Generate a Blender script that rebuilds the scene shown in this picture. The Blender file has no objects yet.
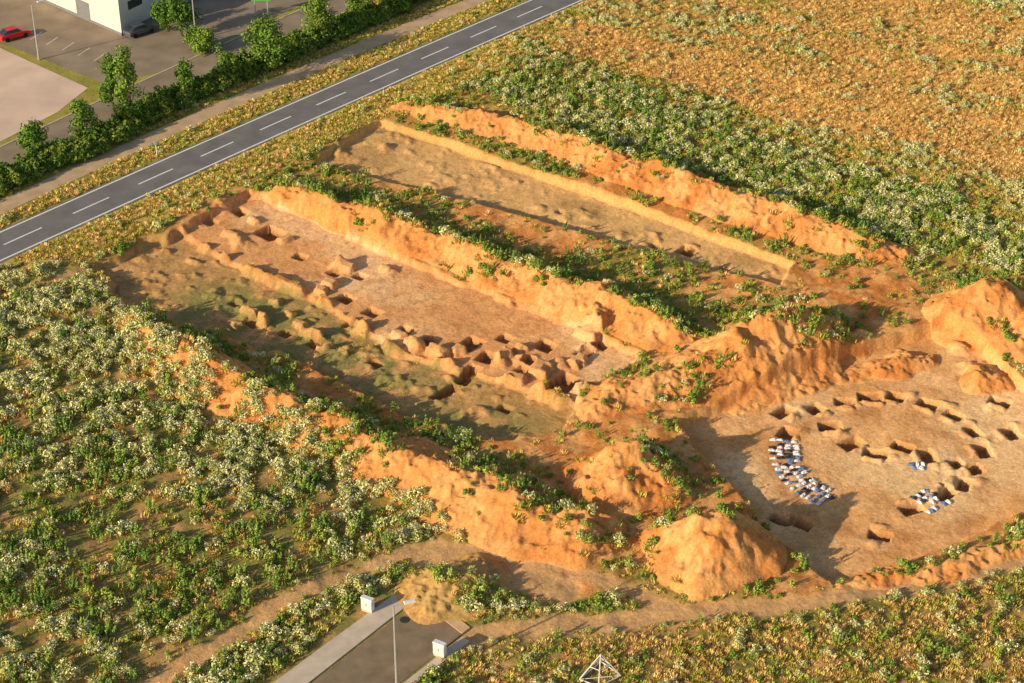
import bpy, math, numpy as np
from mathutils import Vector, Matrix
rng=np.random.default_rng(7)
S=bpy.context.scene
# ------------------------------------------------------------------ survey
CH=120.0; PITCH=math.radians(32); F=1940.0
def P(u,v,z=0.0):
    xc=(u-512)/F; yc=(341.5-v)/F
    dy=math.cos(PITCH)+yc*math.sin(PITCH); dz=-math.sin(PITCH)+yc*math.cos(PITCH)
    t=(CH-z)/-dz
    return (xc*t, dy*t)
def PL(pts,z=0.0): return np.array([P(p[0],p[1],z) for p in pts])
# ------------------------------------------------------------------ noise
def hsh(i,j,s):
    n=(i*374761393+j*668265263+s*1274126177)&0xffffffff
    n=((n^(n>>13))*1274126177)&0xffffffff
    return ((n^(n>>16))&0xffff)/65535.0
def vn(x,y,s):
    xi=np.floor(x).astype(np.int64); yi=np.floor(y).astype(np.int64)
    fx=x-xi; fy=y-yi; fx=fx*fx*(3-2*fx); fy=fy*fy*(3-2*fy)
    a=hsh(xi,yi,s);b=hsh(xi+1,yi,s);c=hsh(xi,yi+1,s);d=hsh(xi+1,yi+1,s)
    return (a*(1-fx)+b*fx)*(1-fy)+(c*(1-fx)+d*fx)*fy
def fbm(x,y,scale,oc=3,s=0):
    r=0;a=1;t=0;k=1.0/scale
    ca,sa=math.cos(.6),math.sin(.6)
    X=x*ca-y*sa;Y=x*sa+y*ca
    for o in range(oc):
        r=r+a*vn(X*k+17.3*o,Y*k+5.1*o,s+o*13);t+=a;a*=.5;k*=2.03
    return r/t
def segd(X,Y,pts,closed=False,vals=None):
    n=len(pts); best=np.full(X.shape,1e9); bv=None
    if vals is not None: bv=[np.zeros(X.shape) for _ in vals]
    for i in range(n if closed else n-1):
        ax,ay=pts[i];bx,by=pts[(i+1)%n];dx,dy=bx-ax,by-ay
        t=np.clip(((X-ax)*dx+(Y-ay)*dy)/(dx*dx+dy*dy+1e-9),0,1)
        d=np.hypot(X-ax-t*dx,Y-ay-t*dy)
        m=d<best; best=np.where(m,d,best)
        if vals is not None:
            for k,v in enumerate(vals): bv[k]=np.where(m,v[i]*(1-t)+v[(i+1)%n]*t,bv[k])
    return best if vals is None else (best,bv)
def inside(X,Y,poly):
    r=np.zeros(X.shape,bool); n=len(poly)
    for i in range(n):
        ax,ay=poly[i];bx,by=poly[(i+1)%n]
        if ay==by: continue
        c=((ay>Y)!=(by>Y))&(X<(bx-ax)*(Y-ay)/(by-ay)+ax)
        r^=c
    return r
def sdf(X,Y,poly):
    d=segd(X,Y,poly,True); return np.where(inside(X,Y,poly),-d,d)
def sst(a,b,x):
    t=np.clip((x-a)/(b-a),0,1); return t*t*(3-2*t)
def mix(a,b,t):
    a=np.asarray(a,float);b=np.asarray(b,float)
    return a*(1-t[...,None])+b*t[...,None]
# ------------------------------------------------------------------ site plan
T1LOW=PL([(88,264),(180,226),(235,258),(330,300),(400,346),(480,368),(575,398),(560,425),(500,440),(420,420),(300,358),(190,325),(130,302)])
T1UP=PL([(180,226),(248,190),(300,207),(420,262),(600,332),(640,352),(575,398),(480,368),(400,346),(330,300),(235,258)])
T2=PL([(308,162),(380,118),(470,148),(620,198),(795,262),(780,286),(690,262),(560,225),(400,182)])
TC=PL([(676,418),(742,394),(850,350),(942,322),(985,345),(1030,385),(1060,470),(1030,505),(960,540),(835,582),(770,528),(738,488),(700,455)])
SITE=PL([(85,264),(380,116),(470,92),(900,246),(1060,285),(1080,520),(840,590),(700,625),(600,600),(440,545),(130,322)])
def quad_line(px):
    w=PL(px); c=np.polyfit(w[:,0],w[:,1],2); return c
RC=quad_line([(0,247),(100,202),(200,156.5),(300,112),(400,69),(500,26),(560,-2)])
PC=quad_line([(0,208),(130,148),(250,95),(370,44),(460,7)])
SC=quad_line([(0,160),(60,134),(110,108),(210,62),(330,8)])
def curve(c,x0,x1,n=90):
    x=np.linspace(x0,x1,n); return np.stack([x,np.polyval(c,x)],1)
ROAD=curve(RC,-170,110); PATH=curve(PC,-170,100); SIDE=curve(SC,-170,60)
HEDGE=PL([(-60,212),(0,186),(90,150),(160,112),(230,80),(300,50),(400,8),(470,-25)])
TRK=[(PL([(440,640),(520,629),(600,622),(700,613),(830,600),(930,580),(1090,548)]),1.1),
     (PL([(110,715),(200,652),(300,594),(380,558),(440,545),(520,560),(600,582),(680,612)]),.9),
     (PL([(430,560),(500,572),(560,590)]),2.2),
     (PL([(20,290),(85,268),(130,262)]),.4)]
ACC=PL([(225,715),(393,584),(425,580),(480,632),(455,650),(370,720)])
RIDGES=[
 ('spoil_bank',[(138,314,1.8,2.6),(165,334,2.7,3.9),(220,369,2.9,4.3),(275,396,2.7,4.1),(330,416,2.4,4.1),(385,444,2.8,4.9),(450,470,3.3,5.4),(520,497,3.4,5.6),(580,525,2.6,4.8),(600,538,1.0,3)]),
 ('spoil_bank',[(285,186,1.3,2.2),(330,200,2.1,3.2),(400,220,2.4,3.6),(470,246,2.5,3.8),(540,272,2.6,3.9),(610,297,2.6,3.9),(665,321,2.4,3.8),(690,335,1.0,3)]),
 ('spoil_bank',[(400,104,.7,2.0),(480,112,1.9,3.6),(560,132,2.3,4.3),(640,163,2.4,4.4),(720,188,2.5,4.4),(800,213,2.4,4.4),(870,238,1.9,3.8),(895,250,.7,2.5)]),
 ('spoil_bank',[(600,402,1.0,3.0),(625,388,1.6,3.8),(680,366,2.6,4.8),(735,340,4.7,6.8),(790,318,4.8,6.6),(832,320,2.8,5.0),(855,333,.9,3)]),
 ('spoil_bank',[(735,394,.6,1.5),(790,379,.7,1.6),(850,362,.6,1.6),(905,352,1.2,2.2),(930,348,.7,1.6)]),
 ('spoil_bank',[(840,580,.3,1.2),(890,576,.5,1.6),(960,560,.7,1.8),(1060,530,.7,2.0)]),
]
CONES=[('spoil_heap',628,484,4.4,5.8),('spoil_heap',712,557,5.4,6.4),('spoil_heap',990,315,4.1,6.8),('spoil_heap',1045,335,3.8,7),('grassy_mound',455,590,1.5,5.0),('spoil_heap',575,530,2.2,4.0),('spoil_heap',990,374,1.4,2.4)]
HE=[]
for nm,pts in RIDGES:
    xy=np.array([P(p[0],p[1],p[2]*.8) for p in pts]); HE.append((nm,xy,[p[2] for p in pts],[p[3] for p in pts]))
for nm,u,v,z,w in CONES:
    x,y=P(u,v,0); HE.append((nm,np.array([(x-.8,y),(x+.8,y+.3)]),[z,z*.93],[w,w]))
def heap_h(X,Y,k):
    nm,xy,zs,ws=HE[k]
    wx=(fbm(X,Y,4,2,50+k)-.5)*2.2; wy=(fbm(X,Y,4,2,80+k)-.5)*2.2
    d,(z,w)=segd(X+wx,Y+wy,xy,False,(zs,ws))
    s=np.clip(1-d/np.maximum(w,.1),-.3,1)
    prof=np.where(s>0,1-np.sqrt((1-s)**2+.03)+.12,s*1.0)
    prof=np.where(s>0,np.maximum(prof,0)**1.12,prof)
    lump=.66+.68*fbm(X,Y,3.6,3,31+k)
    rid=(1-np.abs(2*fbm(X,Y,1.5,3,61+k)-1))
    h=z*prof*lump+np.clip(s*3,0,1)*(rid-.75)*.65+np.clip(s*3,0,1)*(fbm(X,Y,.5,2,91)-.5)*.38
    return h
def heaps(X,Y):
    r=np.full(X.shape,-1.0)
    for k in range(len(HE)):
        xy=HE[k][1]; m=max(HE[k][3])+3
        b=(X>xy[:,0].min()-m)&(X<xy[:,0].max()+m)&(Y>xy[:,1].min()-m)&(Y<xy[:,1].max()+m)
        if b.any():
            r[b]=np.maximum(r[b],heap_h(X[b],Y[b],k))
    return r
cx,cy=P(880,462)
PITS=[]
for u,v in [(783,411),(815,408),(845,401),(870,396),(896,396),(928,403),(954,414),(973,430),(984,449),(976,467),(964,483),(946,493),(912,508),(880,534),(787,432),(852,442),(876,452),(903,446),(928,455),(957,462),(1000,401),(1012,432),(800,522),(780,519),(830,425)]:
    x,y=P(u,v,-1.2); a=math.atan2(y-cy,x-cx)+math.pi/2+rng.uniform(-.35,.35)
    l,w=rng.uniform(1.8,2.6),rng.uniform(1.2,1.7)
    PITS.append((x,y,l,w,a,rng.uniform(.9,1.2)))
    PITS.append((x+1.35*math.cos(a+1.57),y+1.35*math.sin(a+1.57),l*.8,.7,a,-rng.uniform(.15,.3)))
ta=math.atan2(*(np.array(P(575,398))-np.array(P(235,258)))[::-1])
for u,v,l,w,dp in [(270,233,3.2,2.6,1.3),(240,212,2,1.5,.8),(345,298,2.2,1.6,.8),(335,272,1.8,1.4,.7),(470,343,2.2,2.8,1.2),(487,357,1.9,2.2,1.2),(545,346,2.2,2.0,1.1),(563,383,3.0,3.8,1.5),(446,389,1.5,3.8,1.1),(468,373,1.5,3.6,1.1),(428,340,1.8,1.6,.9),(405,330,1.8,1.6,.8),(372,312,2,1.6,.8),(520,372,1.4,2.2,.8),(250,320,2,1.6,.7),(318,342,2.4,1.6,.8),(505,338,1.6,1.5,.7),(600,345,1.8,1.4,.7),(300,256,1.6,1.2,.5),(210,222,1.8,1.4,.5),(530,362,1.6,1.6,.9),(585,352,1.6,2,.9),(360,276,1.6,1.2,.6),(285,330,1.6,1.4,.6),(235,300,1.4,1.2,.5),(375,360,1.8,1.2,.6),(505,405,1.6,1.2,.7),(350,322,1.6,1.2,.6)]:
    x,y=P(u,v,-.8); PITS.append((x,y,l,w,ta+rng.uniform(-.15,.15),dp))
for u,v,l,w,hh in [(345,268,2.4,1.6,.8),(330,286,1.8,1.6,.9),(322,292,1.6,1.2,.7),(415,346,2.6,1.4,.8),(438,354,2.4,1.6,.9),(458,352,1.2,1.8,.8),(502,357,1.6,2.4,.9),(520,350,1.6,1.2,.7),(515,380,2.0,1.6,.8),(540,372,1.8,2.6,1.0),(540,392,2.0,1.4,.8),(590,336,2.6,2.0,1.1),(578,362,1.6,2.4,.8),(250,312,2.6,1.0,.9),(262,320,1.2,1.4,.9),(238,324,1.6,1,.7),(312,334,2.8,1.1,.9),(325,347,1.1,2,.8),(300,322,1.5,1.2,.6),(232,236,2.4,1.2,.5),(255,222,2,1,.5),(285,240,1.2,2,.5),(400,336,1.4,1.2,.6),(385,270,1.6,1.2,.4),(360,330,1.6,1.2,.6),(275,300,1.4,1,.5),(290,312,1.6,.8,.6),(345,350,1.2,1,.5),(270,335,1.3,.9,.5)]:
    x,y=P(u,v,-.8); PITS.append((x,y,l,w,ta+rng.uniform(-.3,.3),-hh))
for u,v,l,w,dp in((687,244,2.2,2.0,1.2),(725,262,1.5,1.2,.7),(655,238,1.3,1.0,.5),(560,205,1.1,.9,.35)):
    x,y=P(u,v); PITS.append((x,y,l,w,ta,dp))
BUMPS=[]
for u,v,r,h in [(340,262,1.6,.6),(225,208,2.0,.6),(240,240,2,.6),(415,345,1.6,.5),(440,352,1.5,.5),(500,362,1.6,.6),(525,360,1.8,.7),(560,362,1.5,.7),(595,328,2.0,1.3),(590,345,1.6,.9),(582,390,2.0,1.1),(390,270,1.5,.4),(250,315,2.2,.5),(315,335,2.0,.5),(385,145,1.8,.7),(340,150,1.6,.8),(905,352,2.2,1.0),(960,345,1.5,.8),(975,365,2.2,.9),(880,368,1.4,.6),(350,345,1.5,.5),(385,372,1.5,.4),(215,290,1.8,.4)]:
    x,y=P(u,v,-.5); BUMPS.append((x,y,r,h))
for p in PITS[:50:2]:
    a=rng.uniform(0,6.28); BUMPS.append((p[0]+1.8*math.cos(a),p[1]+1.8*math.sin(a),.9,.28))
def pitmask(X,Y,sign=1):
    r=np.zeros(X.shape)
    for (x,y,l,w,a,dp) in PITS:
        if dp*sign<=0: continue
        b=(np.abs(X-x)<4)&(np.abs(Y-y)<4)
        if not b.any(): continue
        c,s=math.cos(a),math.sin(a); dx=X[b]-x;dy=Y[b]-y
        if sign<0:
            k=(fbm(X[b],Y[b],1.1,2,77)-.5)*.9; dx=dx+k; dy=dy-k
        lx=dx*c+dy*s; ly=-dx*s+dy*c
        d=np.maximum(np.abs(lx)-l/2,np.abs(ly)-w/2)
        r[b]=np.maximum(r[b],dp*sign*(1-sst(-.10,.08,d)))
    return r
def masks(X,Y):
    M={}
    e=(fbm(X,Y,2.5,3,3)-.5)*1.1
    M['low']=sdf(X,Y,T1LOW)+e*2.5; M['up']=sdf(X,Y,T1UP)+e*2.0
    M['t2']=sdf(X,Y,T2)+e*1.0; M['tc']=sdf(X,Y,TC)+e*.6
    M['site']=sdf(X,Y,SITE)+e*3
    M['acc']=sdf(X,Y,ACC)
    M['road']=segd(X,Y,ROAD); M['path']=segd(X,Y,PATH)
    M['north']=Y-np.polyval(RC,X)
    t=np.full(X.shape,9.0)
    for pl,w in TRK: t=np.minimum(t,segd(X,Y,pl)-w)
    M['trk']=t+(fbm(X,Y,1.8,3,8)-.5)*1.8
    return M
def base_h(X,Y,M):
    h=(fbm(X,Y,9,3,1)-.5)*.9+(fbm(X,Y,1.6,3,2)-.5)*.32
    fl=sst(-9,-4,M['north']); fl=np.maximum(fl,1-sst(.2,2.5,M['acc']))
    h=h*(1-fl)
    tm=np.maximum.reduce([1-sst(-.5,.1,M[k]) for k in('low','up','t2','tc')])
    h=h*(1-tm*.92)+tm*(fbm(X,Y,.8,3,4)-.5)*.10+tm*(fbm(X,Y,5,2,6)-.5)*.25
    lo=1-sst(-1.5,-.5,M['low']); h=h+lo*np.clip(fbm(X,Y,1.7,3,16)-.56,0,1)*1.6
    t2=1-sst(-1.2,-.3,M['t2']); h=h+t2*np.clip(fbm(X,Y,2.2,3,18)-.58,0,1)*1.3
    def dep(k,d,w=.35): return d*(1-sst(-w,w*.6,M[k]))
    dp=np.maximum.reduce([dep('low',1.3,.7),dep('up',.85),dep('t2',1.05),dep('tc',1.35,.25)])
    h=h-dp
    for (x,y,r,b) in BUMPS:
        m=(np.abs(X-x)<r*1.6)&(np.abs(Y-y)<r*1.6)
        if m.any():
            d=np.hypot(X[m]-x,Y[m]-y)/r+(fbm(X[m],Y[m],.9,2,5)-.5)*.9
            h[m]+=b*(1-sst(.0,1.0,d))
    h+=pitmask(X,Y,-1); h-=pitmask(X,Y)
    m=(M['trk']<.6)
    h=np.where(m,h-.12*(1-sst(-.4,.6,M['trk'])),h)
    return h
FIELD=PL([(600,-60),(1300,-60),(1300,290),(1024,222),(900,180),(800,150),(700,112),(590,76),(520,58),(520,40)])
LEFT=PL([(-200,262),(85,266),(138,322),(250,400),(440,520),(470,545),(380,555),(290,590),(90,720),(-200,760)])
BOTR=PL([(420,760),(455,655),(520,640),(830,612),(1100,560),(1200,760)])
sdir=np.array(P(880,240))-np.array(P(480,105)); sdir/=np.linalg.norm(sdir)
def streak(X,Y,s=200):
    a=X*sdir[0]+Y*sdir[1]; b=-X*sdir[1]+Y*sdir[0]
    b=b+(vn(a/20,b/20,9)-.5)*4
    k=vn(a/40,b/3.2,s)*.6+vn(a/9,b/1.1,s+4)*.4
    return k
def colour(X,Y,M,hp,h):
    n8=fbm(X,Y,8,3,11)[...]; n2=fbm(X,Y,2.2,3,12); n7=fbm(X,Y,.7,3,13); st=streak(X,Y)
    veg=mix((.34,.26,.08),(.22,.22,.055),n8); veg=mix(veg,(.54,.31,.12),sst(.46,.7,n2)*.85)
    fld=mix((.70,.40,.12),(.34,.30,.07),sst(.38,.62,st)); fld=mix(fld,(.76,.44,.16),sst(.45,.8,n2)*.5)
    inf=1-sst(-4,4,sdf(X,Y,FIELD)+(n2-.5)*8)
    c=mix(veg,fld,inf)
    grassy=mix((.42,.36,.08),(.66,.45,.13),n2)
    vg=sst(-18,-14,M['north'])*(1-inf); c=mix(c,grassy,np.clip(vg,0,1))
    c=mix(c,mix((.26,.27,.05),(.44,.34,.09),n2),sst(0,1,M['north']))
    soil=mix((.68,.26,.07),(.82,.42,.15),sst(.3,.7,n2)); soil=mix(soil,(.50,.18,.05),sst(.5,.75,n7)*.65)
    ss=1-sst(-1.5,1.5,M['site'])
    sc=mix(soil*.95,(.30,.27,.07),sst(.42,.66,n8)*.6)
    c=mix(c,sc,ss)
    floor=mix((.84,.46,.19),(.72,.36,.13),sst(.3,.7,n2)); floor=mix(floor,(.90,.60,.30),sst(.42,.72,n8)*.75)
    floor=mix(floor,(.58,.28,.11),sst(.55,.8,n7)*.5)
    tanf=mix((.84,.50,.20),(.66,.37,.14),n2); tanf=mix(tanf,(.48,.31,.10),sst(.55,.8,n7)*.5); tanf=mix(tanf,(.42,.25,.09),sst(.55,.7,n8)*.5)
    up=mix((.86,.44,.18),(.72,.34,.125),n2); up=mix(up,(.92,.60,.31),sst(.45,.7,n8)*.7); up=mix(up,(.54,.24,.09),sst(.5,.8,n7)*.6)
    low=mix((.70,.39,.15),(.50,.28,.10),n2); low=mix(low,(.38,.19,.07),sst(.5,.75,n7)*.6)
    gx,gy=P(345,352); gg=np.exp(-(((X-gx)/14)**2+((Y-gy)/8)**2))
    gx,gy=P(465,418); gg2=np.exp(-(((X-gx)/9)**2+((Y-gy)/4)**2))
    gx,gy=P(235,298); gg3=np.exp(-(((X-gx)/8)**2+((Y-gy)/6)**2))
    low=mix(low,mix((.22,.23,.07),(.34,.29,.10),n7),np.clip((gg+gg2*.8+gg3)*sst(.25,.6,n2)*1.25,0,.85))
    for k,cc in(('t2',tanf),('tc',floor),('low',low),('up',up)):
        c=mix(c,cc,1-sst(-.3,.5,M[k]))
    r=np.hypot(X-cx,(Y-cy)); ringm=np.exp(-((r-11)/1.3)**2)*(1-sst(-1,.2,M['tc']))
    c=mix(c,(.54,.24,.085),ringm*.6*n2*1.6)
    for k in('t2','tc'):
        e=np.exp(-((M[k]+.0)/.35)**2); c=mix(c,(.82,.44,.14),e*.6)  # bright lit line of the trench walls painted into the rim colour
    tr=1-sst(-.5,.8,M['trk']); c=mix(c,mix((.76,.44,.20),(.60,.35,.15),n2),tr*.9)
    pm=pitmask(X,Y); c=mix(c,(.30,.14,.055),np.clip(pm*1.2,0,.85))
    pm=pitmask(X,Y,-1); c=mix(c,(.82,.42,.16),np.clip(pm*1.5,0,.6))
    hs=sst(.02,.35,hp); hc=mix(soil,(.82,.38,.12),sst(.3,.65,n8)*.5)
    mx_,my_=P(455,590); gm=np.exp(-(((X-mx_)/5)**2+((Y-my_)/5)**2)); hc=mix(hc,(.54,.37,.13),np.clip(gm*1.5,0,.8))
    c=mix(c,hc,hs)
    return c
def total(X,Y):
    M=masks(X,Y); return M,base_h(X,Y,M)
# ------------------------------------------------------------------ materials
def newmat(name):
    m=bpy.data.materials.new(name); m.use_nodes=True; nt=m.node_tree; b=nt.nodes['Principled BSDF']
    b.inputs['Specular IOR Level'].default_value=.1; b.inputs['Roughness'].default_value=.9
    return m,nt,b
def N(nt,t,**k):
    n=nt.nodes.new(t)
    for a,v in k.items(): setattr(n,a,v)
    return n
def simple(name,col,rough=.8,var=.25,scale=1.5,spec=.1,metal=0,bump=0):
    m,nt,b=newmat(name); b.inputs['Roughness'].default_value=rough; b.inputs['Specular IOR Level'].default_value=spec;b.inputs['Metallic'].default_value=metal
    tc=N(nt,'ShaderNodeTexCoord'); no=N(nt,'ShaderNodeTexNoise'); no.inputs['Scale'].default_value=scale; no.inputs['Detail'].default_value=6
    nt.links.new(tc.outputs['Object'],no.inputs['Vector'])
    mr=N(nt,'ShaderNodeMapRange'); mr.inputs['From Min'].default_value=.25;mr.inputs['From Max'].default_value=.75;mr.inputs['To Min'].default_value=1-var; mr.inputs['To Max'].default_value=1+var
    nt.links.new(no.outputs['Fac'],mr.inputs['Value'])
    vm=N(nt,'ShaderNodeVectorMath',operation='SCALE'); vm.inputs[0].default_value=col; nt.links.new(mr.outputs['Result'],vm.inputs['Scale'])
    nt.links.new(vm.outputs[0],b.inputs['Base Color'])
    return m
def terrain_mat():
    m,nt,b=newmat('ground_soil'); nt.nodes.remove(b); b=N(nt,'ShaderNodeBsdfDiffuse'); b.inputs['Roughness'].default_value=.3
    nt.links.new(b.outputs[0],nt.nodes['Material Output'].inputs['Surface'])
    at=N(nt,'ShaderNodeAttribute',attribute_name='Col'); g=N(nt,'ShaderNodeNewGeometry')
    fac=None
    for sc,lo,hi in((.9,.86,1.14),(3.5,.74,1.24)):
        no=N(nt,'ShaderNodeTexNoise'); no.inputs['Scale'].default_value=sc; no.inputs['Detail'].default_value=5; no.inputs['Roughness'].default_value=.7
        nt.links.new(g.outputs['Position'],no.inputs['Vector'])
        mr=N(nt,'ShaderNodeMapRange'); mr.inputs['From Min'].default_value=.3;mr.inputs['From Max'].default_value=.7;mr.inputs['To Min'].default_value=lo;mr.inputs['To Max'].default_value=hi
        nt.links.new(no.outputs['Fac'],mr.inputs['Value'])
        if fac is None: fac=mr.outputs['Result']
        else:
            mu=N(nt,'ShaderNodeMath',operation='MULTIPLY'); nt.links.new(fac,mu.inputs[0]); nt.links.new(mr.outputs['Result'],mu.inputs[1]); fac=mu.outputs[0]
    vm=N(nt,'ShaderNodeVectorMath',operation='SCALE'); nt.links.new(at.outputs['Color'],vm.inputs[0]); nt.links.new(fac,vm.inputs['Scale'])
    nt.links.new(vm.outputs[0],b.inputs['Color'])
    no=N(nt,'ShaderNodeTexNoise'); no.inputs['Scale'].default_value=2.2; no.inputs['Detail'].default_value=6; no.inputs['Roughness'].default_value=.65
    nt.links.new(g.outputs['Position'],no.inputs['Vector'])
    bp=N(nt,'ShaderNodeBump'); bp.inputs['Strength'].default_value=.4; bp.inputs['Distance'].default_value=.3
    nt.links.new(no.outputs['Fac'],bp.inputs['Height']); nt.links.new(bp.outputs['Normal'],b.inputs['Normal'])
    return m
def leaf_mat(name,c1,c2,trans=.2):
    m,nt,b=newmat(name); nt.nodes.remove(b); b=N(nt,'ShaderNodeBsdfDiffuse')
    oi=N(nt,'ShaderNodeObjectInfo'); g=N(nt,'ShaderNodeNewGeometry')
    cr=N(nt,'ShaderNodeMix',data_type='RGBA'); cr.inputs[6].default_value=(*c1,1); cr.inputs[7].default_value=(*c2,1)
    nt.links.new(oi.outputs['Random'],cr.inputs[0])
    mr=N(nt,'ShaderNodeMapRange'); mr.inputs['To Min'].default_value=.6; mr.inputs['To Max'].default_value=1.4
    nt.links.new(g.outputs['Random Per Island'],mr.inputs['Value'])
    vm=N(nt,'ShaderNodeVectorMath',operation='SCALE'); nt.links.new(cr.outputs[2],vm.inputs[0]); nt.links.new(mr.outputs['Result'],vm.inputs['Scale'])
    nt.links.new(vm.outputs[0],b.inputs['Color'])
    nt.links.new(b.outputs[0],nt.nodes['Material Output'].inputs['Surface'])
    return m
MT=terrain_mat()
# ------------------------------------------------------------------ mesh utils
def mkobj(name,verts,faces,mats,mi=None,parent=None,smooth=False):
    me=bpy.data.meshes.new(name); me.from_pydata([tuple(v) for v in verts],[],[tuple(f) for f in faces])
    for m in mats: me.materials.append(m)
    if mi is not None: me.polygons.foreach_set('material_index',np.asarray(mi,dtype=np.int32))
    if smooth: me.polygons.foreach_set('use_smooth',[True]*len(me.polygons))
    me.update(); o=bpy.data.objects.new(name,me); S.collection.objects.link(o)
    if parent: o.parent=parent
    return o
def npmesh(name,V,Q,mats,mi=None,smooth=False):
    me=bpy.data.meshes.new(name); k=Q.shape[1]
    me.vertices.add(len(V)); me.vertices.foreach_set('co',V.astype(np.float32).ravel())
    me.loops.add(Q.size); me.loops.foreach_set('vertex_index',Q.astype(np.int32).ravel())
    me.polygons.add(len(Q)); me.polygons.foreach_set('loop_start',np.arange(0,Q.size,k,dtype=np.int32))
    for m in mats: me.materials.append(m)
    me.update(calc_edges=True)
    if mi is not None: me.polygons.foreach_set('material_index',mi.astype(np.int32))
    me.polygons.foreach_set('use_smooth',np.full(len(Q),smooth))
    o=bpy.data.objects.new(name,me); S.collection.objects.link(o); return o
def gridmesh(name,xs,ys,Z,C,keep=None,smooth=True):
    nx,ny=len(xs),len(ys); X,Y=np.meshgrid(xs,ys)
    V=np.stack([X.ravel(),Y.ravel(),Z.ravel()],1)
    i=np.arange(nx-1)[None,:]+nx*np.arange(ny-1)[:,None]
    Q=np.stack([i,i+1,i+1+nx,i+nx],-1).reshape(-1,4)
    if keep is not None:
        kf=keep.ravel()[Q].any(1); Q=Q[kf]
        used=np.unique(Q); mp=np.zeros(len(V),int); mp[used]=np.arange(len(used)); V=V[used]; Q=mp[Q]; C=C.reshape(-1,3)[used]
    o=npmesh(name,V,Q,[MT],smooth=smooth)
    a=o.data.color_attributes.new('Col','FLOAT_COLOR','POINT')
    c4=np.ones((len(V),4),np.float32); c4[:,:3]=C.reshape(-1,3); a.data.foreach_set('color',c4.ravel())
    return o
def outer(a,sgn,n=22,step=1.0):
    r=[];s=step
    for _ in range(n): a=a+sgn*s; s*=1.38; r.append(a)
    return r
xs=np.array(outer(-95,-1)[::-1]+list(np.arange(-95,95.01,.2))+outer(95,1))
ys=np.array(outer(122,-1,18)[::-1]+list(np.arange(122,150,.25))+list(np.arange(150,215,.18))+list(np.arange(215,262,.3))+list(np.arange(262,330,.7))+outer(330,1))
X,Y=np.meshgrid(xs,ys); M,h=total(X,Y); hp=np.full(X.shape,-1.0)
gridmesh('ground',xs,ys,h,colour(X,Y,M,hp,h))
for k,(nm,xy,zs,ws) in enumerate(HE):
    m=max(ws)+3
    gx=np.arange(xy[:,0].min()-m,xy[:,0].max()+m,.16); gy=np.arange(xy[:,1].min()-m,xy[:,1].max()+m,.16)
    X,Y=np.meshgrid(gx,gy); M,h=total(X,Y); hk=heap_h(X,Y,k)
    gridmesh(nm,gx,gy,h+hk-.03,colour(X,Y,M,hk+.1,h),keep=hk>-.08)
# ------------------------------------------------------------------ roads
asph=simple('asphalt',(.21,.195,.18),.9,.2,.35); asph2=simple('asphalt_old',(.32,.245,.17),.9,.25,.25); asph3=simple('asphalt_access',(.28,.20,.125),.9,.25,.6)
conc=simple('concrete',(.64,.52,.39),.9,.15,.8); grav=simple('gravel',(.76,.55,.41),1,.16,.2); pathm=simple('path_surface',(.60,.41,.24),1,.2,.5)
paint=simple('road_paint',(.85,.83,.79),.7,.12,3)
def strip(name,pts,off0,off1,z,mat,dash=None,zb=None):
    d=np.gradient(pts,axis=0); d/=np.linalg.norm(d,axis=1)[:,None]; n=np.stack([-d[:,1],d[:,0]],1)
    L=pts+n*off0; R=pts+n*off1; V=[];Fc=[]
    if dash is None:
        for i in range(len(pts)): V+= [(L[i][0],L[i][1],z),(R[i][0],R[i][1],z)]
        Fc=[(2*i,2*i+1,2*i+3,2*i+2) for i in range(len(pts)-1)]
    else:
        s=np.concatenate([[0],np.cumsum(np.linalg.norm(np.diff(pts,axis=0),axis=1))]); t=0
        while t+dash[0]<s[-1]:
            q=[]
            for tt in(t,t+dash[0]):
                for A in(L,R): q.append((np.interp(tt,s,A[:,0]),np.interp(tt,s,A[:,1]),z))
            b=len(V); V+=q; Fc.append((b,b+1,b+3,b+2)); t+=dash[1]
    return mkobj(name,V,Fc,[mat])
def parent_all(name,obs):
    e=bpy.data.objects.new(name,None); S.collection.objects.link(e)
    for o in obs: o.parent=e
    return e
a=strip('carriageway',ROAD,-3.5,3.5,.05,asph); b=strip('edge_line_a',ROAD,-3.17,-2.9,.058,paint); c=strip('edge_line_b',ROAD,2.9,3.17,.058,paint); d=strip('centre_dashes',ROAD,-.12,.12,.058,paint,(6,11))
parent_all('country_road',[a,b,c,d])
strip('cycle_path',PATH,-1.6,1.6,.04,pathm)
a=strip('side_carriageway',SIDE,-3,3,.06,asph2); b=strip('kerb_a',SIDE,-3.25,-3,.14,conc); c=strip('kerb_b',SIDE,3,3.25,.14,conc); parent_all('side_street',[a,b,c])
def sheet(name,px,z,mat):
    w=PL(px); return mkobj(name,[(p[0],p[1],z) for p in w],[tuple(range(len(w)))],[mat])
sheet('gravel_yard',[(-90,60),(0,48),(88,88),(58,112),(0,142),(-90,180)],.03,grav)
pk=sheet('tarmac',[(-120,30),(-60,-60),(420,-60),(330,-10),(215,46),(160,72),(105,84),(10,46)],.022,asph2)
lines=[pk]
for u in range(30,110,16):
    p0=np.array(P(u,30+u*.33)); p1=np.array(P(u+12,22+u*.33)); w=np.array([.08,.05])
    lines.append(mkobj('bay_line',[(*(p0-w),.03),(*(p1-w),.03),(*(p1+w),.03),(*(p0+w),.03)],[(0,1,2,3)],[paint]))
parent_all('parking_lot',lines)
a=sheet('asphalt_surface',[(283,705),(398,617),(432,612),(462,634),(372,705)],.03,asph3)
def slab(name,px,z,mat):
    w=PL(px); n=len(w); V=[(p[0],p[1],-.2) for p in w]+[(p[0],p[1],z) for p in w]
    return mkobj(name,V,[tuple(range(n,2*n))]+[(i,(i+1)%n,n+(i+1)%n,n+i) for i in range(n)],[mat])
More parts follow.
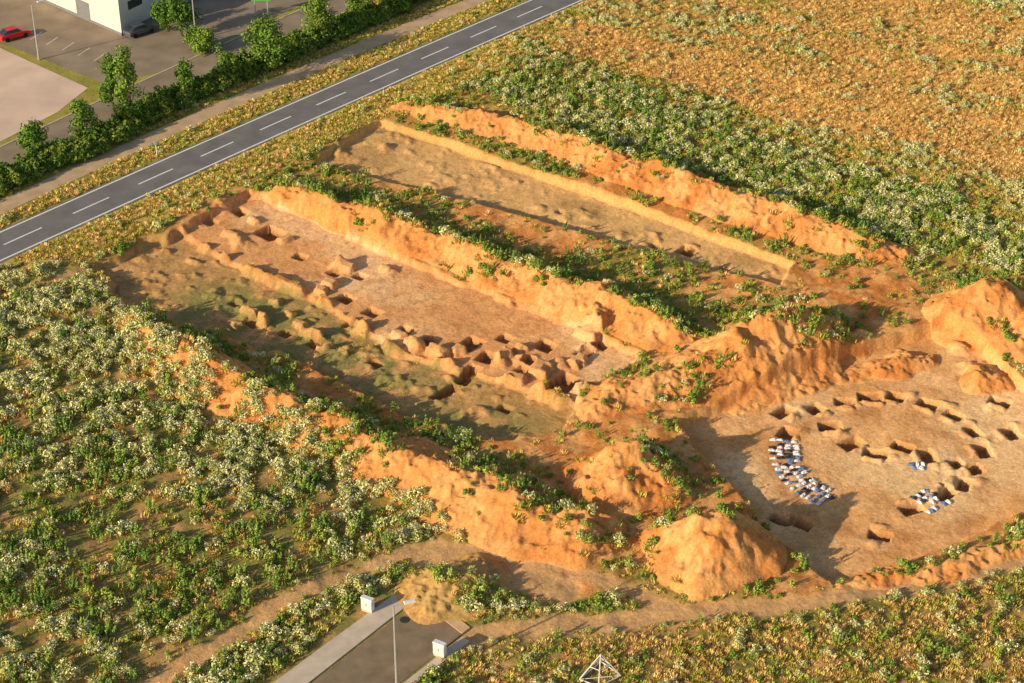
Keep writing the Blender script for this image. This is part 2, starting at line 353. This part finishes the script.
b=slab('pavement',[(240,708),(397,593),(410,604),(280,706)],.13,conc)
c=slab('kerb',[(373,708),(462,638),(470,642),(384,708)],.13,conc)
d=slab('concrete_pad',[(397,592),(414,583),(470,628),(462,634),(432,611),(410,604)],.09,simple('concrete_dirty',(.70,.45,.25),.9,.2,1))
mx,my=P(405,620)
V=[(mx+.5*math.cos(t*math.pi/8),my+.5*math.sin(t*math.pi/8),.036) for t in range(16)]
e=mkobj('manhole_cover',V,[tuple(range(16))],[simple('cast_iron',(.06,.055,.05))])
parent_all('access_road',[a,b,c,d,e])
# ------------------------------------------------------------------ generic builder
class B:
    def __init__(s): s.v=[];s.f=[];s.m=[]
    def add(s,V,Fc,mi=0):
        b=len(s.v); s.v+=[tuple(v) for v in V]; s.f+=[tuple(b+i for i in f) for f in Fc]; s.m+=[mi]*len(Fc)
    def box(s,c,sz,mi=0,rot=0,top=(1,1)):
        V=[]
        for z in(-.5,.5):
            k=(1,1) if z<0 else top
            for x,y in((-.5,-.5),(.5,-.5),(.5,.5),(-.5,.5)):
                X=x*sz[0]*k[0];Y=y*sz[1]*k[1]
                V.append((c[0]+X*math.cos(rot)-Y*math.sin(rot),c[1]+X*math.sin(rot)+Y*math.cos(rot),c[2]+z*sz[2]))
        s.add(V,[(3,2,1,0),(4,5,6,7),(0,1,5,4),(1,2,6,5),(2,3,7,6),(3,0,4,7)],mi)
    def tube(s,a,b,r0,r1,mi=0,n=7):
        a=Vector(a);b=Vector(b);d=(b-a).normalized();u=d.orthogonal().normalized();w=d.cross(u)
        V=[a+(u*math.cos(6.2832*i/n)+w*math.sin(6.2832*i/n))*r0 for i in range(n)]+[b+(u*math.cos(6.2832*i/n)+w*math.sin(6.2832*i/n))*r1 for i in range(n)]
        s.add(V,[(i,(i+1)%n,n+(i+1)%n,n+i) for i in range(n)]+[tuple(range(n,2*n)),tuple(range(n-1,-1,-1))],mi)
    def obj(s,name,mats,parent=None): return mkobj(name,s.v,s.f,mats,s.m,parent)
steel=simple('galvanised_steel',(.5,.5,.49),.45,.1,3,.4,.3); white=simple('white_paint',(.78,.78,.76),.5,.06,2,.3); dark=simple('dark_plastic',(.03,.03,.03),.5,.1,3)
def street_lamp(x,y,hh,ang):
    e=bpy.data.objects.new('street_lamp',None); S.collection.objects.link(e)
    b=B(); b.tube((x,y,0),(x,y,1.2),.15,.14); b.tube((x,y,1.2),(x,y,hh),.12,.07); b.tube((x,y,hh-.05),(x+1.1*math.cos(ang),y+1.1*math.sin(ang),hh+.12),.05,.045); b.obj('pole',[steel],e)
    b=B(); b.box((x+1.5*math.cos(ang),y+1.5*math.sin(ang),hh+.14),(1.1,.42,.14),0,ang,(.85,.7)); b.obj('luminaire',[white],e)
x,y=P(397,692); street_lamp(x,y,10,math.radians(20))
x,y=P(39,60); street_lamp(x,y,9,math.radians(40))
x,y=P(196,40); street_lamp(x,y,8,math.radians(40))
gdoor=simple('grey_door',(.62,.63,.62),.5,.05)
def cabinet(u,v,w,hh,rot):
    x,y=P(u,v); e=bpy.data.objects.new('electrical_cabinet',None); S.collection.objects.link(e)
    b=B(); b.box((x,y,.12),(w*.95,.45,.3),0,rot); b.obj('plinth',[conc],e)
    b=B(); b.box((x,y,.27+hh/2),(w,.5,hh),0,rot); b.obj('body',[white],e)
    b=B(); b.box((x,y,.27+hh+.04),(w+.1,.6,.08),0,rot,(.95,.8)); b.obj('roof',[white],e)
    b=B(); nx,ny=math.sin(rot),-math.cos(rot); tx,ty=math.cos(rot),math.sin(rot)
    for s in(-.25,.25): b.box((x+tx*w*s+nx*.26,y+ty*w*s+ny*.26,.27+hh/2),(w*.46,.02,hh*.9),0,rot)
    b.box((x+nx*.28,y+ny*.28,.27+hh*.5),(.05,.03,.2),1,rot); b.obj('doors',[gdoor,dark],e)
cabinet(368,611,1.2,1.3,math.radians(-30)); cabinet(440,656,1.2,1.3,math.radians(-30))
x0,y0=P(600,676); b=B(); bz=.15
cs=[(x0-1.9,y0-.6),(x0-.2,y0-1.6),(x0+1.9,y0-.1),(x0+.2,y0+1.8)]; ap=(x0,y0,2.6)
for i in range(4):
    p=(*cs[i],bz);q=(*cs[(i+1)%4],bz); b.tube(p,q,.07,.07); b.tube(p,ap,.07,.06)
    mp=tuple((np.array(p)+np.array(ap))/2); mq=tuple((np.array(q)+np.array(ap))/2); b.tube(mp,mq,.05,.05)
b.tube((*cs[0],bz),(*cs[2],bz),.05,.05); b.obj('pyramid_frame',[simple('weathered_white_wood',(.66,.62,.56),.8,.2)])
for x in(-62,-40,-22,5,30):
    y=np.polyval(RC,x)
    g=B(); g.box((x+3.2,y-3.4,.5),(.14,.12,1.0),0,.7,(.8,.8)); g.box((x+3.2,y-3.4,.83),(.145,.125,.16),1,.7); g.obj('guide_post',[white,dark])
x,y=P(157,156); g=B(); g.tube((x,y,0),(x,y,2.3),.06,.06,0); g.box((x,y,2.0),(.5,.06,.6),0,.7); g.obj('road_sign',[white])
# building
wallm=simple('white_cladding',(.66,.62,.56),.6,.06,.5); grey=simple('grey_band',(.2,.2,.21),.6,.08); glass=simple('window_glass',(.03,.04,.05),.15,.2,1,.6)
c0=np.array(P(122,36)); cA=np.array(P(40,0)); cB=np.array(P(192,2)); dA=(cA-c0)/np.linalg.norm(cA-c0); dB=(cB-c0)/np.linalg.norm(cB-c0)
LA,LB,HB=48,18,7
e=bpy.data.objects.new('commercial_building',None); S.collection.objects.link(e)
def W(a,bb,z): p=c0+dA*a+dB*bb; return (p[0],p[1],z)
g=B(); g.add([W(0,0,0),W(LA,0,0),W(LA,LB,0),W(0,LB,0),W(0,0,HB),W(LA,0,HB),W(LA,LB,HB),W(0,LB,HB)],[(0,1,5,4),(1,2,6,5),(2,3,7,6),(3,0,4,7)]); g.obj('walls',[wallm],e)
g=B(); g.add([W(-.3,-.3,HB),W(LA+.3,-.3,HB),W(LA+.3,LB+.3,HB),W(-.3,LB+.3,HB),W(-.3,-.3,HB+.5),W(LA+.3,-.3,HB+.5),W(LA+.3,LB+.3,HB+.5),W(-.3,LB+.3,HB+.5)],[(0,1,5,4),(1,2,6,5),(2,3,7,6),(3,0,4,7),(4,5,6,7),(3,2,1,0)]); g.obj('roof',[grey],e)
g=B()
for a in np.arange(2,LB-3,5): g.add([W(-.03,a,3.6),W(-.03,a+3.2,3.6),W(-.03,a+3.2,5),W(-.03,a,5)],[(0,1,2,3)])
g.obj('windows',[glass],e)
g=B(); g.add([W(-.05,0,0),W(-.05,LB,0),W(-.05,LB,.8),W(-.05,0,.8)],[(0,1,2,3)]); g.add([W(0,-.05,0),W(LA,-.05,0),W(LA,-.05,.5),W(0,-.05,.5)],[(0,1,2,3)])
g.add([W(8,-.06,.0),W(11.5,-.06,.0),W(11.5,-.06,3.2),W(8,-.06,3.2)],[(0,1,2,3)]); g.obj('base_and_door',[grey],e)
def car(u,v,rot,col):
    x,y=P(u,v); e=bpy.data.objects.new('parked_car',None); S.collection.objects.link(e); e.location=(x,y,.03); e.rotation_euler=(0,0,rot); e.scale=(1.15,1.15,1.15)
    pm=simple('car_paint',col,.3,.03,1,.5)
    prof=[(-2.15,.35),(-2.2,.75),(-2.1,.95),(-1.2,1.0),(1.0,.98),(1.9,.85),(2.2,.65),(2.2,.35)]
    g=B(); n=len(prof)
    rows=[(-.88,.96,0),(-.8,1,.0),(.8,1,0),(.88,.96,0)]
    V=[(px*k,yy,pz if pz<.5 else pz*(1 if abs(yy)<.85 else .93)) for yy,k,_ in rows for px,pz in prof]
    Fc=[(r*n+i,r*n+(i+1)%n,(r+1)*n+(i+1)%n,(r+1)*n+i) for r in range(3) for i in range(n)]+[tuple(range(n-1,-1,-1)),tuple(range(3*n,4*n))]
    g.add(V,Fc); g.box((-.25,0,1.45),(1.5,1.3,.05),0); g.obj('body',[pm],e)
    g=B(); V=[(-1.75,-.78,.96),(.95,-.78,.96),(.95,.78,.96),(-1.75,.78,.96),(-1.1,-.62,1.43),(.4,-.62,1.43),(.4,.62,1.43),(-1.1,.62,1.43)]
    g.add(V,[(0,1,5,4),(1,2,6,5),(2,3,7,6),(3,0,4,7),(4,5,6,7)]); g.obj('windows',[glass],e)
    g=B()
    for wx in(-1.35,1.35):
        for wy in(-.82,.82): g.tube((wx,wy-.1,.33),(wx,wy+.1,.33),.33,.33,0,14)
    g.obj('wheels',[dark],e)
car(14,38,math.radians(40),(.7,.02,.02)); car(140,34,math.radians(45),(.10,.10,.12))
g=B(); x,y=P(262,16); g.tube((x-1,y,0),(x-1,y,4),.1,.1,0); g.tube((x+1,y,0),(x+1,y,4),.1,.1,0); g.box((x,y,3.6),(3,.2,2),1); g.box((x,y-.12,3.2),(2.4,.05,.7),2); g.obj('advertising_sign',[steel,simple('green_panel',(.12,.45,.08),.5,.05),simple('red_panel',(.6,.05,.04),.5,.05)])
# ------------------------------------------------------------------ plastic sheets
tw=simple('white_sheet',(.80,.81,.85),.5,.1,3,.3); tb=simple('blue_sheet',(.12,.22,.46),.5,.2,3,.3); tk=simple('dark_sheet',(.03,.03,.05),.5,.2,3,.3)
def sheets(path,na,nc,gap,seed):
    r=np.random.default_rng(seed); w=PL(path,-1.35); g=B()
    s=np.concatenate([[0],np.cumsum(np.linalg.norm(np.diff(w,axis=0),axis=1))]); i=0
    for ja in range(na):
        t=(ja+.5)/na*s[-1]; px=np.interp(t,s,w[:,0]); py=np.interp(t,s,w[:,1]); q=np.array([np.interp(t+.5,s,w[:,0]),np.interp(t+.5,s,w[:,1])])-np.array([np.interp(t-.5,s,w[:,0]),np.interp(t-.5,s,w[:,1])]); q/=np.linalg.norm(q)+1e-9
        nr=np.array([-q[1],q[0]])
        for jc in range(nc):
            if r.random()<.14: continue
            i+=1
            p=np.array([px,py])+nr*((jc-(nc-1)/2)*gap)+r.normal(0,.09,2)
            sx,sy=r.uniform(.6,.8),r.uniform(.32,.5); a=math.atan2(nr[1],nr[0])+r.normal(0,.15)
            mm=masks(p[:1],p[1:]); z=float(base_h(p[:1],p[1:],mm)[0])+.03; V=[];K=5
            for iy in range(K):
                for ix in range(K):
                    lx=(ix/(K-1)-.5)*sx;ly=(iy/(K-1)-.5)*sy
                    ed=0 if ix in(0,K-1) or iy in(0,K-1) else 1
                    V.append((p[0]+lx*math.cos(a)-ly*math.sin(a),p[1]+lx*math.sin(a)+ly*math.cos(a),z+.05+ed*r.uniform(.05,.2)+i*.0012))
            g.add(V,[(q_*K+c_,q_*K+c_+1,(q_+1)*K+c_+1,(q_+1)*K+c_) for q_ in range(K-1) for c_ in range(K-1)],int(r.choice([0,0,0,1,2])))
    g.obj('plastic_sheeting',[tw,tb,tk])
sheets([(784,440),(784,456),(790,472),(800,485),(814,493),(832,503)],20,4,.85,1)
sheets([(918,508),(938,496)],6,4,.8,2); sheets([(908,467),(924,467)],4,2,.7,3)
# ------------------------------------------------------------------ plants
def quads(C,Nn,s1,s2):
    n=len(C); r=rng.normal(size=(n,3)); u=np.cross(Nn,r); u/=np.linalg.norm(u,axis=1)[:,None]+1e-9; w=np.cross(Nn,u)
    V=np.stack([C-u*s1[:,None],C-w*s2[:,None],C+u*s1[:,None],C+w*s2[:,None]],1).reshape(-1,3)
    return V,np.arange(4*n).reshape(n,4)
def clumpy(n,rx,rz,k,cs,z0=0.1):
    cc=[]
    for _ in range(k):
        a=rng.uniform(0,6.283); r=math.sqrt(rng.uniform(0,1))*rx*.8
        cc.append((r*math.cos(a),r*math.sin(a),z0+rng.uniform(.35,1)*(rz-z0)*(1-.45*(r/rx)**2)))
    cc=np.array(cc); id_=rng.integers(0,k,n); d=rng.normal(size=(n,3)); d/=np.linalg.norm(d,axis=1)[:,None]
    C=cc[id_]+d*(cs*rng.uniform(.55,1,n)**.5)[:,None]*np.array([1,1,.8]); C[:,2]=np.maximum(C[:,2],.03)
    Nn=d+rng.normal(size=(n,3))*.6+np.array([0,0,.3]); Nn/=np.linalg.norm(Nn,axis=1)[:,None]
    return C,Nn
lgreen=leaf_mat('leaf_green',(.17,.29,.045),(.38,.44,.08)); lsap=leaf_mat('leaf_sapling',(.13,.25,.045),(.28,.38,.075)); lpale=leaf_mat('leaf_pale',(.46,.48,.13),(.68,.63,.21)); flow=leaf_mat('flower_cream',(.80,.74,.42),(.86,.83,.6),.1)
ldry=leaf_mat('leaf_dry',(.60,.32,.09),(.76,.46,.15)); lgrass=leaf_mat('grass_blade',(.40,.43,.06),(.68,.55,.11)); lstraw=leaf_mat('straw_blade',(.78,.47,.14),(.85,.60,.23)); ltree=leaf_mat('tree_leaf',(.11,.21,.03),(.20,.30,.045)); lhedge=leaf_mat('hedge_leaf',(.10,.19,.03),(.22,.28,.045))
bark=simple('bark',(.12,.08,.05),.95,.3,6)
def plant(name,n,rx,rz,k,cs,sz,mats,ff=0):
    C,Nn=clumpy(n,rx,rz,k,cs); s=rng.uniform(.7,1.3,n)*sz; mi=np.zeros(n,int)
    if ff:
        top=(C[:,2]>rz*.45)&(rng.random(n)<ff); mi[top]=1; C[top,2]+=.05; s[top]*=.8
    V,Q=quads(C,Nn,s,s*.55); return npmesh(name,V,Q,mats,mi)
def sapling(name,n,r0,hh,mats):
    st=[(rng.normal(0,.16),rng.normal(0,.16),rng.uniform(.6,1)) for _ in range(5)]
    id_=rng.integers(0,5,n); sx=np.array(st)[id_]; t=rng.random(n)**.8
    a=rng.uniform(0,6.283,n); rr=r0*(1.05-t)*rng.uniform(.5,1,n)
    C=np.stack([sx[:,0]*(1+t)+rr*np.cos(a),sx[:,1]*(1+t)+rr*np.sin(a),.05+t*hh*sx[:,2]],1)
    Nn=np.stack([np.cos(a),np.sin(a),rng.uniform(.2,1.4,n)],1); Nn/=np.linalg.norm(Nn,axis=1)[:,None]
    s=rng.uniform(.07,.13,n); V,Q=quads(C,Nn,s,s*.5); return npmesh(name,V,Q,mats)
def tuft(name,n,r,hh,mats):
    a=rng.uniform(0,6.283,n); rr=r*np.sqrt(rng.random(n)); bx=np.stack([rr*np.cos(a),rr*np.sin(a),np.zeros(n)],1)
    lean=rng.uniform(.2,.9,n); a2=a+rng.normal(0,.6,n); H=hh*rng.uniform(.5,1.2,n)
    tip=bx+np.stack([np.cos(a2)*lean*H,np.sin(a2)*lean*H,H],1); w=rng.uniform(.04,.075,n); px=np.stack([-np.sin(a2)*w,np.cos(a2)*w,np.zeros(n)],1)
    V=np.stack([bx-px,bx+px,tip+px*.4,tip-px*.4],1).reshape(-1,3); return npmesh(name,V,np.arange(4*n).reshape(n,4),mats)
def instancer(name,XY,Z,sc,child):
    n=len(XY)
    if n==0: return
    yaw=rng.uniform(0,6.283,n); h2=sc/2
    tx=rng.normal(0,.08,n);ty=rng.normal(0,.08,n)
    V=np.zeros((n,4,3))
    for i,(a,b) in enumerate(((-1,-1),(1,-1),(1,1),(-1,1))):
        X=(a*np.cos(yaw)-b*np.sin(yaw))*h2; Y=(a*np.sin(yaw)+b*np.cos(yaw))*h2
        V[:,i,0]=XY[:,0]+X;V[:,i,1]=XY[:,1]+Y;V[:,i,2]=Z+X*tx+Y*ty
    o=npmesh(name,V.reshape(-1,3),np.arange(4*n).reshape(n,4),[lgreen])
    o.instance_type='FACES'; o.use_instance_faces_scale=True; o.instance_faces_scale=1; o.show_instancer_for_render=False; o.show_instancer_for_viewport=False
    child.parent=o
def sample(n):
    x=rng.uniform(-110,110,n); y=rng.uniform(124,325,n)
    k=np.abs(x)<.29*y+9; return x[k],y[k]
X,Y=sample(200000)
M=masks(X,Y); bh=base_h(X,Y,M); hp=heaps(X,Y); Z=bh+np.maximum(hp,0)
n8=fbm(X,Y,8,3,11); nv=fbm(X,Y,5,3,41); nf=fbm(X,Y,2.0,3,42); st=streak(X,Y); inf=(sdf(X,Y,FIELD)+(nf-.5)*10)<0; inl=inside(X,Y,LEFT); inb=inside(X,Y,BOTR)
trench=np.minimum.reduce([M['low'],M['up'],M['t2'],M['tc']])
north=M['north']; dh=segd(X,Y,HEDGE)
URB=PL([(-200,190),(-60,188),(0,148),(60,122),(110,98),(210,52),(330,-2),(420,-60),(-200,-120)])
urb=inside(X,Y,URB)|(segd(X,Y,SIDE)<3.6)
ok=(M['road']>3.9)&(M['path']>1.8)&(M['acc']>.3)&(M['trk']>.1)&(trench>.3)&~urb
rv=rng.random(len(X)); rt=rng.random(len(X))
mx_,my_=P(455,590); mound=np.hypot(X-mx_,Y-my_)<6
onheap=(hp>.2)&~mound
eps=.7; hg=(heaps(X+eps*.83,Y+eps*.56)-hp)
heapkeep=np.where(nv>.66,.45,.02)
heapkeep=np.where((hg<-.1)&(nv>.46),.65,heapkeep)
site=(M['site']<0)&~onheap&~mound
sitekeep=np.where(n8>.47,.75,.14)*np.where(nf>.47,1,.3)
rows=np.abs(((-X*sdir[1]+Y*sdir[0])/2.1+(nf-.5)*.8)%1-.5)*2
keep=np.where(onheap,heapkeep,np.where(site,sitekeep,1.0))
keep=np.where(inl,np.where((nf<.46),.18,1.0),keep)
keep=np.where(inb,.85,keep)
verge=((north>-17)&(north<0)&~inf&~inl&(X<2)&~site&~onheap)|((north>-7)&(north<0))|((north>0)&(dh>2.5))
good=ok&(rv<keep)
cls=np.full(len(X),-1)
pU=np.where(inl,np.clip(.36+1.9*(n8-.45)+np.clip((Y-163)/42,-.18,.7),0.10,.95),.2)
def assign(mask,probs):
    idx=np.where(mask)[0]; r=rng.random(len(idx)); acc=np.zeros(len(idx))
    for k,p in probs:
        p=np.broadcast_to(p,mask.shape)[idx] if np.ndim(p) else p
        s=(r>=acc)&(r<acc+p); cls[idx[s]]=k; acc=acc+p
assign(good&inl,[(1,.29*pU),(7,.04+.19*(1-pU)*(rows>.4)),(0,.07*(1-pU)),(6,.06*(1-pU)),(2,.05),(3,.16),(4,.12)])
edge=sdf(X,Y,FIELD)
assign(good&inf,[(6,np.where(edge>-5,.14,np.where(st>.58,.05,.002))),(2,np.where(st>.5,.14,.09)),(1,np.where(st>.54,.09,.008)*np.where(n8>.48,1.6,.5)),(3,np.where(edge>-6,.30,.02)+.36*(st>.56)),(4,.48)])
assign(good&inb,[(2,.06),(0,.02),(1,.03),(7,.02),(3,.34),(4,.32)])
assign(good&verge,[(3,.42),(4,.38),(6,.02),(1,.008)])
assign(good&(dh<2.3)&(north>0),[(5,.30)])
rest=good&~inl&~inf&~inb&~verge&~(north>0)
assign(rest&(site|onheap),[(0,.10),(7,.08),(1,.03),(6,.16),(2,.04),(3,.28),(4,.12)])
rt_=rest&~(site|onheap)
assign(rt_,[(0,.06),(7,.06),(6,.09),(1,np.where(nv>.46,.17,.07)),(2,.05),(3,.34),(4,.12)])
gx,gy=P(345,352); m=(cls<0)&(M['low']<-.6)&(np.exp(-(((X-gx)/16)**2+((Y-gy)/11)**2))>.35)&(nf>.54)&(rv<.2); cls[m]=3
kinds={0:('green_shrubs',[plant('shrub_leaves',160,.55,.8,7,.26,.12,[lgreen])],(.6,1.3)),
 7:('green_saplings',[sapling('sapling_leaves',150,.26,1.25,[lsap]),sapling('sapling_leaves',130,.3,1.0,[lgreen])],(.7,1.5)),
 6:('low_green_weeds',[plant('weed_leaves',80,.42,.42,6,.18,.10,[lgreen])],(.6,1.4)),
 1:('flowering_shrubs',[plant('flowering_shrub_leaves',190,.62,.72,9,.28,.11,[lpale,flow],.25),plant('flowering_shrub_leaves',180,.68,.62,9,.26,.11,[lpale,flow],.48)],(.6,1.5)),
 2:('dry_weeds',[plant('dry_weed_stems',90,.45,.6,6,.22,.08,[ldry])],(.6,1.2)),
 3:('grass',[tuft('grass_tuft',30,.42,.32,[lgrass])],(.6,1.35)),
 4:('dry_grass',[tuft('dry_grass_tuft',30,.42,.36,[lstraw])],(.6,1.3)),
 5:('hedge',[plant('hedge_leaves',360,.9,1.9,12,.45,.17,[lhedge])],(.7,1.3))}
for k,(nm,ch,(a,b)) in kinds.items():
    idx=np.where(cls==k)[0]; print(nm,len(idx))
    parts=np.array_split(rng.permutation(idx),len(ch))
    for c_,ii in zip(ch,parts):
        sc=rng.uniform(a,b,len(ii)); 
        sc=np.where(inf[ii]|inb[ii],sc*.85,sc); sc=np.where(M['trk'][ii]<1,sc*.6,sc); sc=np.where(trench[ii]<.2,sc*.55,sc)
        sc=np.where(verge[ii],sc*.8,sc); sc=np.where(site[ii],sc*.85,sc)
        instancer(nm,np.stack([X[ii],Y[ii]],1),Z[ii]-.04,sc,c_)
# ------------------------------------------------------------------ trees
def tree(name,u,v,hh,r,nl=2600,slim=1.0):
    x,y=P(u,v); e=bpy.data.objects.new(name,None); S.collection.objects.link(e); e.location=(x,y,0)
    g=B(); g.tube((0,0,0),(.1,.05,hh*.45),.16*hh/8,.11*hh/8); g.tube((.1,.05,hh*.45),(0,0,hh*.85),.11*hh/8,.04)
    cc=[]
    for i in range(15):
        z=hh*rng.uniform(.2,.92); a=rng.uniform(0,6.283); t=(z/hh-.2)/.75; R=r*math.sin(math.pi*min(max(.25+.7*t,.1),.95))**.8*rng.uniform(.4,.85)
        p=(R*math.cos(a),R*math.sin(a),z); g.tube((0,0,z-hh*.12),p,.05*hh/8,.015,0,5); cc.append(p)
    cc+=[(0,0,hh*.93),(0,0,hh*.7),(0,0,hh*.5),(0,0,hh*.6)]; g.obj('trunk_and_limbs',[bark],e)
    cc=np.array(cc); id_=rng.integers(0,len(cc),nl); d=rng.normal(size=(nl,3)); d/=np.linalg.norm(d,axis=1)[:,None]
    cs=r*rng.uniform(.35,.55,len(cc))[id_]; C=cc[id_]+d*(cs*rng.random(nl)**.4)[:,None]; C[:,2]=np.maximum(C[:,2],.4)
    Nn=d+rng.normal(size=(nl,3))*.5+np.array([0,0,.2]); Nn/=np.linalg.norm(Nn,axis=1)[:,None]
    s=rng.uniform(.13,.24,nl); V,Q=quads(C,Nn,s,s*.7); o=npmesh('crown',V,Q,[ltree]); o.parent=e
tree('poplar_tree',132,124,12,2.6,3000); tree('poplar_tree',114,112,9,1.9,2000); tree('deciduous_tree',270,72,8.5,3.8,3800); tree('deciduous_tree',186,98,6,1.9,1700)
tree('deciduous_tree',84,142,6,2.2,1900); tree('deciduous_tree',38,152,4.6,2.2,1700); tree('deciduous_tree',320,42,7.5,2.9,2600); tree('deciduous_tree',360,22,7,2.6,2300); tree('deciduous_tree',228,84,5,1.9,1500)
tree('deciduous_tree',182,36,6.5,2.9,2400); tree('deciduous_tree',166,30,5,2.0,1700); tree('deciduous_tree',395,8,6,2.4,1800); tree('deciduous_tree',410,-2,6,2.2,1600); tree('deciduous_tree',208,54,3.6,2.4,1500); tree('deciduous_tree',195,48,3.2,2.2,1300)
# ------------------------------------------------------------------ light
EL=math.radians(20); AZ=math.radians(36)
ld=Vector((math.cos(AZ)*math.cos(EL),math.sin(AZ)*math.cos(EL),-math.sin(EL)))
sl=bpy.data.lights.new('sun','SUN'); sl.energy=5; sl.angle=math.radians(.5); sl.color=(1,.83,.56)
so=bpy.data.objects.new('sun',sl); S.collection.objects.link(so); so.rotation_euler=ld.to_track_quat('-Z','Y').to_euler()
w=bpy.data.worlds.new('World'); S.world=w; w.use_nodes=True; nt=w.node_tree
sk=nt.nodes.new('ShaderNodeTexSky'); sk.sky_type='NISHITA'; sk.sun_disc=False; sk.sun_elevation=EL; sk.sun_rotation=math.atan2(-ld.x,-ld.y)
bg=nt.nodes['Background']; bg.inputs['Strength'].default_value=.125; nt.links.new(sk.outputs[0],bg.inputs['Color'])
S.view_settings.view_transform='Standard'; S.view_settings.look='None'; S.view_settings.exposure=0
cam=bpy.data.cameras.new('camera'); cam.lens=F/1024*36; cam.sensor_width=36; cam.clip_end=20000; cam.clip_start=1
co=bpy.data.objects.new('camera',cam); S.collection.objects.link(co); co.location=(0,0,CH); co.rotation_euler=(math.pi/2-PITCH,0,0); S.camera=co
